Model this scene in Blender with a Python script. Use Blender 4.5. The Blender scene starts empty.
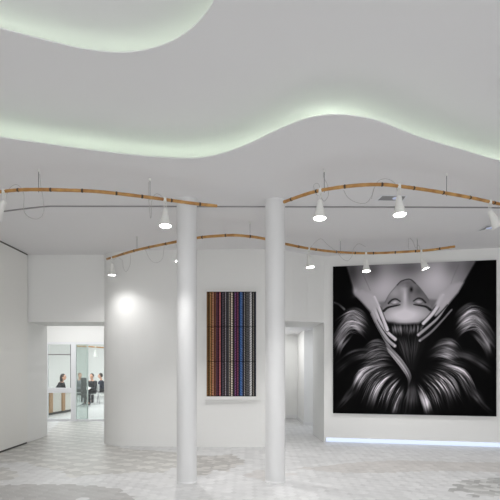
import bpy, bmesh, math, random
import numpy as np
from mathutils import Vector, Matrix

C = bpy.context.scene.collection
sc = bpy.context.scene
random.seed(3)

# ================================================================ camera, sky, daylight, exposure
EYE, FOC, HOR = 1.5, 500.0, 365.0          # eye height (m), focal length (px), horizon row
H1, H2, H3 = 3.62, 3.89, 4.09              # the three ceiling levels
cam = bpy.data.cameras.new('camera'); camo = bpy.data.objects.new('camera', cam); C.objects.link(camo)
camo.location = (0, 0, EYE); camo.rotation_euler = (math.pi / 2, 0, 0)
cam.sensor_width = 36; cam.sensor_fit = 'HORIZONTAL'; cam.lens = 36 * FOC / 500
cam.shift_y = (HOR - 250) / 500; cam.clip_start = .05; cam.clip_end = 200
sc.camera = camo

world = bpy.data.worlds.new('world'); sc.world = world; world.use_nodes = True
bg = world.node_tree.nodes['Background']; bg.inputs[0].default_value = (.97, .98, 1, 1); bg.inputs[1].default_value = .64

def area(name, loc, rot, sx, sy, watts, col=(1, 1, 1)):
    l = bpy.data.lights.new(name, 'AREA'); l.shape = 'RECTANGLE'; l.size = sx; l.size_y = sy; l.energy = watts; l.color = col
    o = bpy.data.objects.new(name, l); C.objects.link(o); o.location = loc; o.rotation_euler = rot
    return o
# daylight through the glazed street front behind the camera, and fill lights added, without fittings, to brighten the rooms behind
area('daylight_front', (.8, -2.9, 2.1), (math.pi / 2, 0, 0), 9.5, 3.6, 40, (.98, .99, 1))
area('hall_fill_light', (-4.3, 12.0, 2.9), (0, 0, 0), 2.4, 1.6, 17)
area('meeting_room_fill_light', (-7.0, 18.0, 3.1), (0, 0, 0), 5, 7, 185)
area('corridor_fill_light', (.72, 12.4, 2.34), (0, 0, 0), .3, 2.6, 6.5)
area('side_corridor_fill_light', (2.4, 11.6, 2.3), (0, 0, 0), .8, .8, 3.6, (.85, .9, 1))

sc.view_settings.view_transform = 'Standard'; sc.view_settings.look = 'None'
sc.view_settings.exposure = 1.12; sc.view_settings.gamma = 1.0; sc.view_settings.use_curve_mapping = False

# ================================================================ helpers
def at(px, py, z):
    """world point at height z that the photograph shows at pixel (px, py)"""
    Y = FOC * (EYE - z) / (py - HOR)
    return Vector(((px - 250) * Y / FOC, Y, z))

def s2l(c): return tuple((v / 12.92 if v <= .04045 else ((v + .055) / 1.055) ** 2.4) for v in c)

def mat(name, rgb, rough=.6, metal=0.0, bump=None, spec=.5, emit=None):
    m = bpy.data.materials.new(name); m.use_nodes = True
    nt = m.node_tree; b = nt.nodes['Principled BSDF']
    col = s2l([v / 255 for v in rgb]) + (1,)
    b.inputs['Base Color'].default_value = col
    b.inputs['Roughness'].default_value = rough; b.inputs['Metallic'].default_value = metal
    b.inputs['Specular IOR Level'].default_value = spec
    if bump:
        n = nt.nodes.new('ShaderNodeTexNoise'); n.inputs['Scale'].default_value = bump[0]
        tc = nt.nodes.new('ShaderNodeTexCoord'); nt.links.new(tc.outputs['Object'], n.inputs['Vector'])
        bp = nt.nodes.new('ShaderNodeBump'); bp.inputs['Strength'].default_value = bump[1]; bp.inputs['Distance'].default_value = .01
        nt.links.new(n.outputs['Fac'], bp.inputs['Height']); nt.links.new(bp.outputs['Normal'], b.inputs['Normal'])
    if emit:
        b.inputs['Emission Color'].default_value = tuple(emit[0]) + (1,); b.inputs['Emission Strength'].default_value = emit[1]
    return m

def mat_attr(name, rough, spec=.5):
    m = bpy.data.materials.new(name); m.use_nodes = True; nt = m.node_tree; b = nt.nodes['Principled BSDF']
    a = nt.nodes.new('ShaderNodeAttribute'); a.attribute_name = 'tint'
    nt.links.new(a.outputs['Color'], b.inputs['Base Color']); b.inputs['Roughness'].default_value = rough
    b.inputs['Specular IOR Level'].default_value = spec
    return m

def mat_glass(name, rgb, gloss=.08, keep=.0, rough=.02):
    """thin pane: mostly straight through, a faint tint (keep = milky share) and a faint mirror"""
    m = bpy.data.materials.new(name); m.use_nodes = True; nt = m.node_tree; nt.nodes.remove(nt.nodes['Principled BSDF'])
    out = [n for n in nt.nodes if n.type == 'OUTPUT_MATERIAL'][0]
    t = nt.nodes.new('ShaderNodeBsdfTransparent'); t.inputs[0].default_value = s2l([v / 255 for v in rgb]) + (1,)
    g = nt.nodes.new('ShaderNodeBsdfGlossy'); g.inputs['Roughness'].default_value = rough
    d = nt.nodes.new('ShaderNodeBsdfDiffuse'); d.inputs[0].default_value = (.75, .8, .78, 1)
    m1 = nt.nodes.new('ShaderNodeMixShader'); m1.inputs[0].default_value = gloss
    m2 = nt.nodes.new('ShaderNodeMixShader'); m2.inputs[0].default_value = keep
    nt.links.new(t.outputs[0], m1.inputs[1]); nt.links.new(g.outputs[0], m1.inputs[2])
    nt.links.new(m1.outputs[0], m2.inputs[1]); nt.links.new(d.outputs[0], m2.inputs[2]); nt.links.new(m2.outputs[0], out.inputs[0])
    return m

def mat_bamboo():
    m = mat('bamboo', (196, 148, 84), .45); nt = m.node_tree; b = nt.nodes['Principled BSDF']
    tc = nt.nodes.new('ShaderNodeTexCoord'); n = nt.nodes.new('ShaderNodeTexNoise'); n.inputs['Scale'].default_value = 9; n.inputs['Detail'].default_value = 6
    r = nt.nodes.new('ShaderNodeValToRGB')
    r.color_ramp.elements[0].position = .3; r.color_ramp.elements[0].color = s2l((.62, .42, .2)) + (1,)
    r.color_ramp.elements[1].position = .7; r.color_ramp.elements[1].color = s2l((.80, .62, .36)) + (1,)
    nt.links.new(tc.outputs['Object'], n.inputs['Vector']); nt.links.new(n.outputs['Fac'], r.inputs[0]); nt.links.new(r.outputs[0], b.inputs['Base Color'])
    return m

M = dict(
    wall=mat('white_wall_paint', (239, 239, 237), .7, bump=(60, .03)),
    ceil=mat('white_ceiling_paint', (236, 235, 236), .8, bump=(50, .03)),
    column=mat('white_column_paint', (227, 227, 227), .45, bump=(40, .02)),
    panel=mat('white_lacquer_panel', (238, 237, 233), .4),
    gap=mat('painted_gap_shadow', (70, 68, 64), .5),  # dark colour standing in for the shadow in the panel gaps
    trim=mat('white_trim', (234, 234, 234), .5),
    plain=mat('white_screed', (222, 221, 218), .4, bump=(20, .05)),
    tiles=mat_attr('ceramic_tiles', .42, .4),
    print=mat_attr('photo_print', .4, .03),
    weave=mat_attr('woven_threads', .8, .2),
    black=mat('black_edge', (14, 13, 15), .5),
    frame=mat('white_frame', (236, 236, 234), .5),
    shade=mat('white_lamp_metal', (234, 234, 230), .35),
    cable=mat('pale_grey_cable', (186, 184, 182), .6),
    steel=mat('grey_steel_wire', (120, 120, 122), .4, .6),
    track=mat('grey_metal_track', (150, 148, 148), .45, .3),
    node=mat('bamboo_node', (62, 44, 26), .6),
    bamboo=mat_bamboo(),
    lens=mat('lit_lamp_disc', (255, 255, 255), .5, emit=((1, .99, .98), 13.0)),
    led_green=mat('lit_green_strip', (255, 255, 255), .5, emit=((.84, 1.0, .79), 2.9)),
    led_soft=mat('lit_dim_green_strip', (255, 255, 255), .5, emit=((.84, 1.0, .79), 1.75)),
    led_blue=mat('lit_blue_white_strip', (70, 72, 80), .5, emit=((.68, .78, 1.0), .52)),
    dl_blue=mat('bluish_downlight_glass', (205, 212, 240), .15, emit=((.7, .76, 1), .12)),
    dl_grey=mat('grey_downlight_recess', (150, 149, 150), .5),
    alu=mat('white_aluminium_frame', (236, 237, 240), .4),
    gasket=mat('dark_gasket', (46, 46, 50), .6),
    glass=mat_glass('clear_glass', (244, 248, 247), .05),
    green_glass=mat_glass('greenish_glass', (224, 233, 230), .06, .08),
    glass_edge=mat('green_glass_edge', (186, 200, 196), .2),
    oak=mat('pale_oak', (190, 152, 116), .5),
    desk=mat('white_desk_board', (234, 231, 224), .5),
    plinth=mat('dark_grey_plinth', (84, 82, 80), .6),
    skin=mat('skin', (206, 160, 136), .55), hair_dark=mat('dark_brown_hair', (40, 30, 26), .6), hair_black=mat('black_hair', (22, 20, 20), .6),
    hair_light=mat('light_brown_hair', (120, 84, 60), .6),
    black_cloth=mat('black_cloth', (26, 27, 33), .85), grey_cloth=mat('grey_cloth', (112, 114, 120), .85), navy_cloth=mat('dark_navy_cloth', (34, 40, 58), .85),
    blue_cloth=mat('blue_denim_cloth', (70, 92, 134), .85), shoe=mat('black_leather', (20, 20, 20), .4), paper=mat('white_paper', (240, 240, 238), .7),
    chair_white=mat('white_plastic', (232, 232, 232), .4), chair_black=mat('black_mesh', (38, 38, 42), .6), chrome=mat('chrome', (190, 190, 194), .2, 1.0),
)

def put(name, bm, m, parent=None, loc=None, smooth=False, **props):
    """link a bmesh given in world (or, under a parent, in world minus the parent's place) coordinates as ONE mesh object"""
    me = bpy.data.meshes.new(name)
    base = Vector(loc) if loc is not None else (Vector((0, 0, 0)))
    p = parent
    off = Vector(base)
    while p is not None: off = off + p.location; p = p.parent
    bmesh.ops.translate(bm, verts=bm.verts, vec=-off)
    bmesh.ops.recalc_face_normals(bm, faces=bm.faces)
    if smooth:
        for f in bm.faces: f.smooth = True
    bm.to_mesh(me); bm.free()
    o = bpy.data.objects.new(name, me); C.objects.link(o); o.location = base
    for mm in (m if isinstance(m, (list, tuple)) else [m]): me.materials.append(mm)
    if parent: o.parent = parent
    for k, v in props.items(): o[k] = v
    return o

def structure(name, bm, m, parent=None, smooth=False):
    return put(name, bm, m, parent, smooth=smooth, kind='structure')

def thing(name, label, cat, loc, group=None):
    o = bpy.data.objects.new(name, None); C.objects.link(o); o.location = loc; o.empty_display_size = .1
    o['label'] = label; o['category'] = cat
    if group: o['group'] = group
    return o

def box(bm, x0, x1, y0, y1, z0, z1, bev=0, mi=0):
    g = bmesh.ops.create_cube(bm, size=1)
    vs = g['verts']
    bmesh.ops.scale(bm, verts=vs, vec=(x1 - x0, y1 - y0, z1 - z0)); bmesh.ops.translate(bm, verts=vs, vec=((x0 + x1) / 2, (y0 + y1) / 2, (z0 + z1) / 2))
    fs = list({f for v in vs for f in v.link_faces})
    for f in fs: f.material_index = mi
    if bev:
        bmesh.ops.bevel(bm, geom=list({e for v in vs for e in v.link_edges}), offset=bev, segments=2, affect='EDGES')
    return bm

def nb(): return bmesh.new()
def Box(*a, **k): return box(nb(), *a, **k)

def prism(bm, pts, z0, z1, mi=0):
    """closed plan polygon pulled up from z0 to z1"""
    lo = [bm.verts.new((x, y, z0)) for x, y in pts]; hi = [bm.verts.new((x, y, z1)) for x, y in pts]
    n = len(pts); fs = [bm.faces.new(lo), bm.faces.new(hi)]
    for i in range(n): fs.append(bm.faces.new((lo[i], lo[(i + 1) % n], hi[(i + 1) % n], hi[i])))
    for f in fs: f.material_index = mi
    tri = bmesh.ops.triangulate(bm, faces=fs[:2])
    return bm

def crom(pts, n=8):
    P = [Vector(p) for p in pts]; P = [2 * P[0] - P[1]] + P + [2 * P[-1] - P[-2]]
    out = []
    for i in range(1, len(P) - 2):
        a, b, c, d = P[i - 1:i + 3]
        for k in range(n):
            t = k / n
            out.append(.5 * (2 * b + (c - a) * t + (2 * a - 5 * b + 4 * c - d) * t * t + (3 * b - a - 3 * c + d) * t ** 3))
    out.append(P[-2]); return out

def tube(bm, pts, r, seg=8, mi=0):
    """round tube along a path; r a number or one per point"""
    pts = [Vector(p) for p in pts]; n = len(pts); rings = []
    up = Vector((0, 0, 1))
    for i, p in enumerate(pts):
        t = (pts[min(i + 1, n - 1)] - pts[max(i - 1, 0)]).normalized()
        u = up if abs(t.dot(up)) < .95 else Vector((1, 0, 0))
        a = t.cross(u).normalized(); b = t.cross(a).normalized()
        rr = r[i] if isinstance(r, (list, tuple)) else r
        rings.append([bm.verts.new(p + (a * math.cos(2 * math.pi * k / seg) + b * math.sin(2 * math.pi * k / seg)) * rr) for k in range(seg)])
    for i in range(n - 1):
        for k in range(seg):
            f = bm.faces.new((rings[i][k], rings[i][(k + 1) % seg], rings[i + 1][(k + 1) % seg], rings[i + 1][k])); f.material_index = mi; f.smooth = True
    for rg in (rings[0], rings[-1]): bm.faces.new(rg).material_index = mi
    return bm

def lathe(bm, prof, seg=32, origin=(0, 0, 0), mi=0):
    """profile of (radius, z) turned about a vertical axis"""
    o = Vector(origin); rings = []
    for r, z in prof:
        rings.append([bm.verts.new(o + Vector((r * math.cos(2 * math.pi * k / seg), r * math.sin(2 * math.pi * k / seg), z))) for k in range(seg)])
    for i in range(len(rings) - 1):
        for k in range(seg):
            f = bm.faces.new((rings[i][k], rings[i][(k + 1) % seg], rings[i + 1][(k + 1) % seg], rings[i + 1][k])); f.material_index = mi; f.smooth = True
    return rings

def copy_tree(o, parent=None):
    c = o.copy(); C.objects.link(c)
    if parent: c.parent = parent
    for ch in list(o.children): copy_tree(ch, c)
    return c
# ---------------------------------------------------------------- the two pictures on the walls, painted with numpy
PW, PH, PS = 163.0, 147.0, 1.6            # picture units and cells per unit

def paint_portrait():
    """Monochrome print: a face seen upside down, two hands and fanned-out hair.  Returns rows x cols luminance (0..1, display)."""
    W, H = int(PW * PS), int(PH * PS)
    yy, xx = np.mgrid[0:H, 0:W]
    xx = (xx + .5) / PS; yy = (yy + .5) / PS
    rng = np.random.RandomState(5)
    img = np.full((H, W), .025)

    def soft_poly(pts, blur):
        pts = np.array(pts, float)
        inside = np.zeros((H, W), bool); d2 = np.full((H, W), 1e9)
        n = len(pts)
        for i in range(n):
            (x0, y0), (x1, y1) = pts[i], pts[(i + 1) % n]
            cond = (y0 > yy) != (y1 > yy)
            with np.errstate(divide='ignore', invalid='ignore'):
                xi = (x1 - x0) * (yy - y0) / (y1 - y0 + 1e-12) + x0
            inside ^= cond & (xx < xi)
            dx, dy = x1 - x0, y1 - y0
            t = np.clip(((xx - x0) * dx + (yy - y0) * dy) / (dx * dx + dy * dy + 1e-9), 0, 1)
            d2 = np.minimum(d2, (xx - x0 - t * dx) ** 2 + (yy - y0 - t * dy) ** 2)
        d = np.sqrt(d2) * np.where(inside, 1, -1)
        return np.clip(d / blur + .5, 0, 1)

    def smooth_curve(pts, n=24):
        pts = np.array(pts, float)
        P = np.vstack([2 * pts[0] - pts[1], pts, 2 * pts[-1] - pts[-2]])
        out = []
        for i in range(1, len(P) - 2):
            for t in np.linspace(0, 1, n, endpoint=False):
                a, b, c, d = P[i - 1], P[i], P[i + 1], P[i + 2]
                out.append(.5 * (2 * b + (c - a) * t + (2 * a - 5 * b + 4 * c - d) * t * t + (3 * b - a - 3 * c + d) * t ** 3))
        out.append(P[-2])
        return np.array(out)

    def blob(cx, cy, rx, ry, ang=0):
        c, s = math.cos(ang), math.sin(ang)
        u = ((xx - cx) * c + (yy - cy) * s) / rx; v = (-(xx - cx) * s + (yy - cy) * c) / ry
        return np.exp(-(u * u + v * v))

    def over(mask, val):
        nonlocal img
        img = img * (1 - mask) + val * mask

    def stroke(pts, w0, w1, val, alpha=1.0, fade=None, n=14):
        """tapering soft line; fade = (centre, width) of its sheen along the length"""
        nonlocal img
        c = smooth_curve(pts, n); m = len(c)
        R = max(w0, w1) * .5 + 1
        x0, y0 = c.min(0) - R; x1, y1 = c.max(0) + R
        x0, y0 = max(int(x0 * PS), 0), max(int(y0 * PS), 0); x1, y1 = min(int(x1 * PS) + 2, W), min(int(y1 * PS) + 2, H)
        if x1 <= x0 or y1 <= y0: return
        X, Y = xx[y0:y1, x0:x1], yy[y0:y1, x0:x1]
        best = np.full(X.shape, 1e9); T = np.zeros(X.shape)
        for k in range(m - 1):
            ax, ay = c[k]; dx, dy = c[k + 1] - c[k]
            t = np.clip(((X - ax) * dx + (Y - ay) * dy) / (dx * dx + dy * dy + 1e-9), 0, 1)
            d = (X - ax - t * dx) ** 2 + (Y - ay - t * dy) ** 2
            nb = d < best
            best = np.where(nb, d, best); T = np.where(nb, (k + t) / (m - 1), T)
        mk = np.clip(((w0 + (w1 - w0) * T) * .5 - np.sqrt(best)) / .7 + .5, 0, 1) * alpha
        if fade is not None: mk = mk * np.exp(-((T - fade[0]) / fade[1]) ** 2)
        sub = img[y0:y1, x0:x1]
        img[y0:y1, x0:x1] = sub * (1 - mk) + val * mk

    def lock(a, b, n, val, fade, w=1.1, alpha=.5, jit=.6, mirror=False):
        """a lock of hair: n hairs between guide curves a and b, shining around fade=(t, width)"""
        a = np.array(a, float); b = np.array(b, float)
        for i in range(n):
            s = rng.rand()
            p = a + (b - a) * s + rng.randn(*a.shape) * jit
            if mirror: p[:, 0] = 2 * 80.5 - p[:, 0]
            v = min(1, val * (.2 + 1.25 * rng.rand() ** 1.2))
            stroke(p, w * (.5 + rng.rand()), w * .5, v, alpha, (fade[0] + rng.randn() * .05, fade[1]), 4)

    # ---- hair behind everything
    for mir in (False, True):
        g = .92 if mir else 1.0
        # outer curl by the edge of the picture
        lock([(40, 62), (30, 52), (18, 46), (4, 60)], [(36, 76), (27, 66), (17, 62), (4, 92)], 75, .8 * g, (.55, .22), mirror=mir)
        lock([(42, 58), (34, 46), (22, 40), (6, 44)], [(40, 64), (30, 54), (18, 50), (2, 58)], 30, .5 * g, (.5, .2), mirror=mir)
        lock([(20, 60), (12, 66), (5, 76), (1, 90)], [(26, 66), (18, 74), (10, 84), (6, 98)], 26, .6 * g, (.5, .25), mirror=mir)
        # middle lock beside the hand
        lock([(64, 84), (50, 74), (38, 76), (27, 88)], [(66, 92), (54, 90), (42, 92), (33, 98)], 60, .62 * g, (.5, .2), mirror=mir)
        lock([(62, 96), (48, 95), (32, 96), (16, 104)], [(64, 100), (50, 100), (36, 104), (20, 112)], 26, .34 * g, (.5, .25), mirror=mir)
        # lower fan
        lock([(74, 100), (54, 98), (30, 103), (15, 126)], [(72, 103), (52, 104), (34, 112), (24, 134)], 55, .85 * g, (.62, .15), mirror=mir)
        lock([(75, 103), (58, 103), (40, 112), (28, 138)], [(75, 106), (62, 108), (50, 120), (42, 144)], 80, 1.0 * g, (.62, .17), mirror=mir)
        lock([(77, 105), (66, 108), (55, 120), (46, 142)], [(78, 108), (70, 113), (62, 124), (56, 146)], 55, .9 * g, (.62, .15), mirror=mir)
        lock([(79, 108), (72, 114), (64, 130), (58, 148)], [(80, 110), (76, 118), (71, 132), (68, 148)], 50, .9 * g, (.72, .14), mirror=mir)
        lock([(20, 118), (14, 126), (8, 134), (1, 140)], [(26, 124), (18, 132), (10, 140), (3, 146)], 20, .3 * g, (.5, .3), mirror=mir)
    for mir in (False, True):
        lock([(44, 84), (30, 82), (16, 86), (2, 96)], [(46, 94), (32, 92), (18, 98), (4, 108)], 40, .3, (.55, .3), mirror=mir)
        lock([(24, 46), (14, 52), (6, 60), (-2, 72)], [(30, 54), (20, 60), (10, 70), (0, 84)], 40, .6, (.6, .25), mirror=mir)
    stroke([(1, 36), (6, 38), (12, 43)], 1.8, 2.2, .55, .6)
    lock([(78, 112), (77, 122), (74, 136), (72, 148)], [(84, 112), (86, 122), (88, 136), (90, 148)], 40, .28, (.6, .3))
    img = (img + np.roll(img, 1, 0) + np.roll(img, -1, 0) + np.roll(img, 1, 1) + np.roll(img, -1, 1)) / 5
    wave = sum(np.sin(xx * a + yy * b + c) for a, b, c in ((.21, .07, 1.), (.13, -.19, 2.2), (-.09, .26, .4), (.31, .12, 5.)))
    img = img * np.clip(.78 + .16 * wave, .35, 1.15)
    # dark gaps between the locks
    for mir in (False, True):
        for p in ([(70, 101), (50, 106), (36, 118), (26, 140)], [(74, 106), (58, 114), (49, 128), (44, 147)], [(77, 108), (68, 118), (61, 134), (57, 148)]):
            p = [(161 - x, y) if mir else (x, y) for x, y in p]
            stroke(p, 1.0, 2.4, .03, .45)

    # ---- chest and upper arms (the body lies with its head towards us)
    chest = soft_poly([(13, -4), (21, 22), (24, 30), (40, 44), (50, 50), (102, 50), (112, 41), (128, 27), (133, 18), (146, -4)], 2.5)
    tone = .52 + .20 * blob(52, 22, 22, 20) + .22 * blob(104, 16, 20, 22) - .16 * blob(42, 6, 9, 12) - .10 * blob(120, 4, 9, 10) - .12 * blob(80, 4, 18, 8) - .2 * blob(20, 6, 9, 16) - .12 * blob(139, 4, 8, 14)
    # crisp single hairs over the soft locks
    for mir in (False, True):
        lock([(42, 60), (32, 49), (18, 42), (-2, 52)], [(38, 78), (28, 68), (14, 70), (-2, 100)], 46, .75, (.55, .22), w=.8, alpha=.45, jit=.9, mirror=mir)
        lock([(66, 84), (50, 73), (36, 75), (25, 90)], [(66, 98), (54, 94), (40, 98), (28, 106)], 34, .55, (.5, .2), w=.8, alpha=.45, jit=.9, mirror=mir)
        lock([(74, 100), (54, 97), (28, 104), (12, 130)], [(80, 110), (75, 118), (69, 132), (66, 148)], 90, 1.0, (.66, .16), w=.8, alpha=.5, jit=.9, mirror=mir)
        lock([(74, 100), (54, 99), (34, 108), (20, 134)], [(80, 110), (74, 118), (66, 132), (60, 148)], 60, .03, (.6, .3), w=1.1, alpha=.6, jit=.9, mirror=mir)
    img = np.clip(img, 0, 1) ** 1.18 * 1.22
    over(chest, np.clip((tone - .5) * 1.25 + .43, .12, .76))
    stroke([(28, 2), (33, 12), (39, 25)], 1.2, .8, .30, .35)
    stroke([(127, 3), (122, 14), (119, 22)], 1.2, .8, .36, .3)
    over(blob(23, 26, 4.5, 4) * .7, .72)
    # dark hair between jaw and hands
    over(soft_poly([(46, 37), (55, 36), (53, 47), (50, 45)], 2.5) * .55, .3)
    over(soft_poly([(98, 35), (106, 36), (101, 46), (98, 46)], 2.5) * .55, .3)

    # ---- the face
    face_pts = smooth_curve([(76.5, 15.3), (71, 17), (66, 21.3), (59, 28.8), (54, 37), (51.8, 46), (53.5, 54), (60, 59), (76, 60), (90, 59), (97.5, 54), (100, 46), (98, 36), (90, 25), (84, 18), (80, 15.8), (76.5, 15.3)], 6)
    face = soft_poly(face_pts, 1.3)
    tone = .48 + .37 * blob(74, 50, 22, 9) + .16 * blob(74, 34, 3.5, 9) + .12 * blob(64, 28, 6, 6) - .12 * blob(97, 36, 6, 9) - .08 * blob(54, 40, 4, 8) - .16 * blob(88, 27, 6, 6) - .10 * blob(76, 19, 9, 3)
    over(face, np.clip(tone, 0, 1))
    stroke([(66.5, 20.5), (70.5, 17), (76.5, 15.4), (80.5, 16), (84.5, 19.5)], 1.2, 1.2, .12, .75)      # chin against the neck
    stroke([(66, 21), (58.8, 29), (54, 37.4)], 1.0, .8, .33, .6)
    stroke([(84, 19), (91, 26.5), (98, 36.5)], 1.0, .8, .3, .6)
    # nose, seen from the forehead
    over(blob(78.6, 29, 1.8, 7.5) * .5, .33)
    over(blob(72, 24.5, 3, 3.5) * .35, .8)
    over(blob(80.6, 25.3, 1.7, 2.6) * .95, .05)
    over(blob(75, 22.2, 3.6, 1.4) * .35, .3)
    over(blob(74.3, 31, 1.5, 8) * .45, .86)
    # closed eyes and brows
    for (ex, s) in ((64.2, 1), (88.0, -1)):
        over(blob(ex, 36.6, 6.2, 4.2) * .5, .36)
        over(blob(ex, 37.4, 3.2, 1.4, .12 * -s) * .8, .8)
        stroke([(ex - 6.5 * s, 38.2), (ex - 3 * s, 35), (ex + 1 * s, 34.2), (ex + 5.2 * s, 36.6)], 1.9, 1.2, .08, .8)
        stroke([(ex - 5 * s, 37.8), (ex - 1 * s, 39.6), (ex + 4 * s, 38.4)], .7, .7, .3, .55)
        stroke([(ex - 11.5 * s, 45.6), (ex - 7 * s, 42.4), (ex + 1 * s, 40.7), (ex + 5 * s, 40)], 2.6, 1.0, .08, .9)
    # hairline and the crown
    crown = soft_poly([(52, 53), (58, 57), (66, 58.2), (76, 58.6), (88, 58), (95, 55), (98, 52), (99, 66), (92, 84), (84, 104), (78, 104), (68, 86), (56, 72), (50, 62)], 3)
    over(crown, .045)
    lock([(60, 57), (62, 64), (64, 72), (70, 86)], [(93, 57), (92, 64), (90, 72), (84, 88)], 120, .55, (.34, .14), w=.9, alpha=.38, jit=.4)
    lock([(66, 72), (70, 82), (75, 94), (80, 106)], [(90, 70), (88, 80), (85, 92), (82, 106)], 60, .3, (.35, .25), w=1.0, alpha=.35)
    over(blob(60, 59, 6, 3) * .7, .04); over(blob(94, 58, 4, 3) * .7, .04)

    # ---- hands
    def finger(pts, w0, w1, val, nail=True):
        stroke(pts[1:], w0 * .7 + 1.6, w1 + 1.8, .03, .5)
        stroke(pts, w0 * .6, w1, val, .95)
        stroke([(x + .5, y - .6) for x, y in pts], w0 * .3, w1 * .4, min(1, val + .12), .6)
        if nail: over(blob(pts[-1][0], pts[-1][1], .9, .9) * .6, .9)
    hand = soft_poly([(22, 27), (30, 24), (42, 29), (50, 42), (51, 50), (47, 56), (43, 52), (38, 45)], 2.6)
    over(hand, np.clip(.56 + .2 * blob(42, 36, 10, 6, .8), 0, 1))
    finger([(40, 48), (46, 60), (53, 72), (59, 82), (62, 86)], 2.8, 2.8, .46)
    finger([(41, 46), (46, 57), (52, 67), (58, 75), (64, 80)], 3.6, 3.2, .6)
    finger([(43, 42), (48, 54), (53, 62), (58, 68), (64.5, 73.5)], 4.2, 3.4, .72)
    finger([(43, 32), (48, 43), (52, 53), (56.5, 64)], 5.4, 3.2, .78)
    over(soft_poly([(25, 27), (31, 25), (43, 31), (48, 40), (46, 46), (38, 42)], 4) * .8, .64)
    hand = soft_poly([(132, 20), (118, 22), (109, 31), (104, 42), (100, 50), (105, 52), (114, 44), (126, 30)], 2.4)
    over(hand, np.clip(.6 + .14 * blob(108, 36, 8, 8), 0, 1))
    finger([(120, 46), (110, 57), (100, 67), (89, 75)], 2.4, 2.6, .38)
    finger([(116, 40), (107, 53), (97, 62), (87.5, 69.5)], 3.2, 3.0, .55)
    finger([(112, 32), (106, 43), (100, 51), (92.5, 58.5)], 5.2, 3.2, .76)
    stroke([(116, 41), (108, 50), (100, 57), (92, 63)], .9, 1.6, .03, .85)
    over(soft_poly([(128, 20), (119, 23), (110, 32), (105, 42), (110, 44), (122, 30)], 4) * .8, .64)
    # the lock held in the hand
    lock([(55, 78), (64, 86), (72, 95), (80, 108), (79, 117)], [(58, 86), (64, 93), (72, 103), (77, 112), (77, 120)], 60, .62, (.36, .32), w=1.1, alpha=.4, jit=.3)
    # overall fall-off of the print towards the top corners
    over(soft_poly([(-3, -3), (12, -3), (20, 20), (22, 30), (10, 34), (-3, 32)], 3) * .8, .02)
    over(soft_poly([(166, -3), (146, -3), (133, 19), (128, 28), (140, 38), (166, 46)], 3) * .8, .015)
    return np.clip(img ** .92 * 1.2, .02, .97)


STRIPES = [  # (width, colour) of the threads from left to right, display values
    (14, (104, 72, 38)), (8, (142, 104, 56)), (5, (84, 60, 40)), (9, (150, 108, 60)), (7, (52, 40, 44)), (9, (206, 128, 90)), (5, (70, 44, 46)),
    (12, (192, 112, 72)), (11, (60, 40, 52)), (11, (150, 62, 92)), (5, (48, 36, 46)), (9, (186, 96, 96)), (18, (54, 48, 58)), (6, (96, 84, 92)),
    (8, (44, 42, 50)), (7, (112, 104, 108)), (10, (58, 56, 64)), (8, (108, 100, 98)), (9, (66, 64, 68)), (12, (150, 140, 124)), (12, (164, 152, 134)),
    (8, (122, 112, 104)), (10, (70, 58, 70)), (14, (104, 52, 104)), (9, (134, 62, 86)), (10, (40, 38, 54)), (13, (48, 92, 156)), (6, (40, 48, 84)),
    (10, (84, 112, 164)), (9, (42, 42, 54)), (6, (110, 106, 104)), (9, (48, 48, 56)), (6, (104, 102, 102)), (10, (44, 44, 52)), (10, (206, 206, 208)),
    (6, (60, 60, 68)), (10, (214, 214, 214)), (8, (46, 46, 54)), (7, (96, 90, 84)), (9, (44, 42, 50)), (7, (50, 62, 104))]

def paint_stripes(cols, rows):
    rng = np.random.RandomState(11)
    tot = sum(w for w, _ in STRIPES); edges = np.cumsum([w for w, _ in STRIPES]) / tot
    out = np.zeros((rows, cols, 3))
    for i in range(cols):
        k = int(np.searchsorted(edges, (i + .5) / cols)); base = np.array(STRIPES[min(k, len(STRIPES) - 1)][1], float) / 255
        ph = rng.randint(3); dim = (1.3, 1.25, 1.1, .55, .45, .75)[i % 6] * (.85 + .3 * rng.rand())
        for j in range(rows):
            m = (.9 + .2 * rng.rand()) * dim
            if (j + ph + k) % 3 == 0: m *= .55           # the thread dips under the weft
            if j % 43 < 1: m *= .6
            out[j, i] = (base * .84 + base.mean() * .16) * m * 1.16
    return np.clip(out, 0, 1)
# ================================================================ the setting
XL, XR, YB = -4.30, 5.95, -3.0

# ---- tiled floor: small six-sided tiles, each of three rhombs, some fields in grey
def floor_poly(pix): return [(at(x, y, 0).x, at(x, y, 0).y) for x, y in pix]
def in_poly(x, y, poly):
    c = False; n = len(poly)
    for i in range(n):
        (x0, y0), (x1, y1) = poly[i], poly[(i + 1) % n]
        if (y0 > y) != (y1 > y) and x < (x1 - x0) * (y - y0) / (y1 - y0) + x0: c = not c
    return c
FIELD_BLOCK = floor_poly([(-60, 441), (0, 447), (30, 438), (47, 434), (60, 421), (103, 421), (104, 444), (127, 448.5), (185, 453), (197, 456), (178, 466), (162, 473), (140, 472), (112, 474), (88, 475.5), (70, 478), (62, 471), (40, 467), (25, 462), (0, 463), (-60, 462)])
FIELD_BLOCK2 = floor_poly([(-60, 466), (0, 467.5), (14, 470), (20, 476), (8, 480), (-60, 482)])
FIELD_GREY = floor_poly([(-160, 486), (0, 485), (66, 484), (82, 485), (100, 487), (120, 488), (124, 493), (134, 498), (150, 512), (160, 560), (-200, 560)])
FIELD_SAND = floor_poly([(296, 468.5), (318, 466.2), (340, 463.5), (370, 461.5), (400, 460.2), (450, 462), (500, 462.5), (560, 463), (560, 474), (500, 472.5), (460, 471), (430, 471), (380, 473), (340, 472.5), (316, 470.8)])
FIELD_DARK = floor_poly([(444, 491), (460, 486.5), (452, 485), (466, 479.5), (490, 478), (540, 477), (560, 492), (520, 497), (495, 495.5), (470, 497.5), (476, 492.5)])
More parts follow.
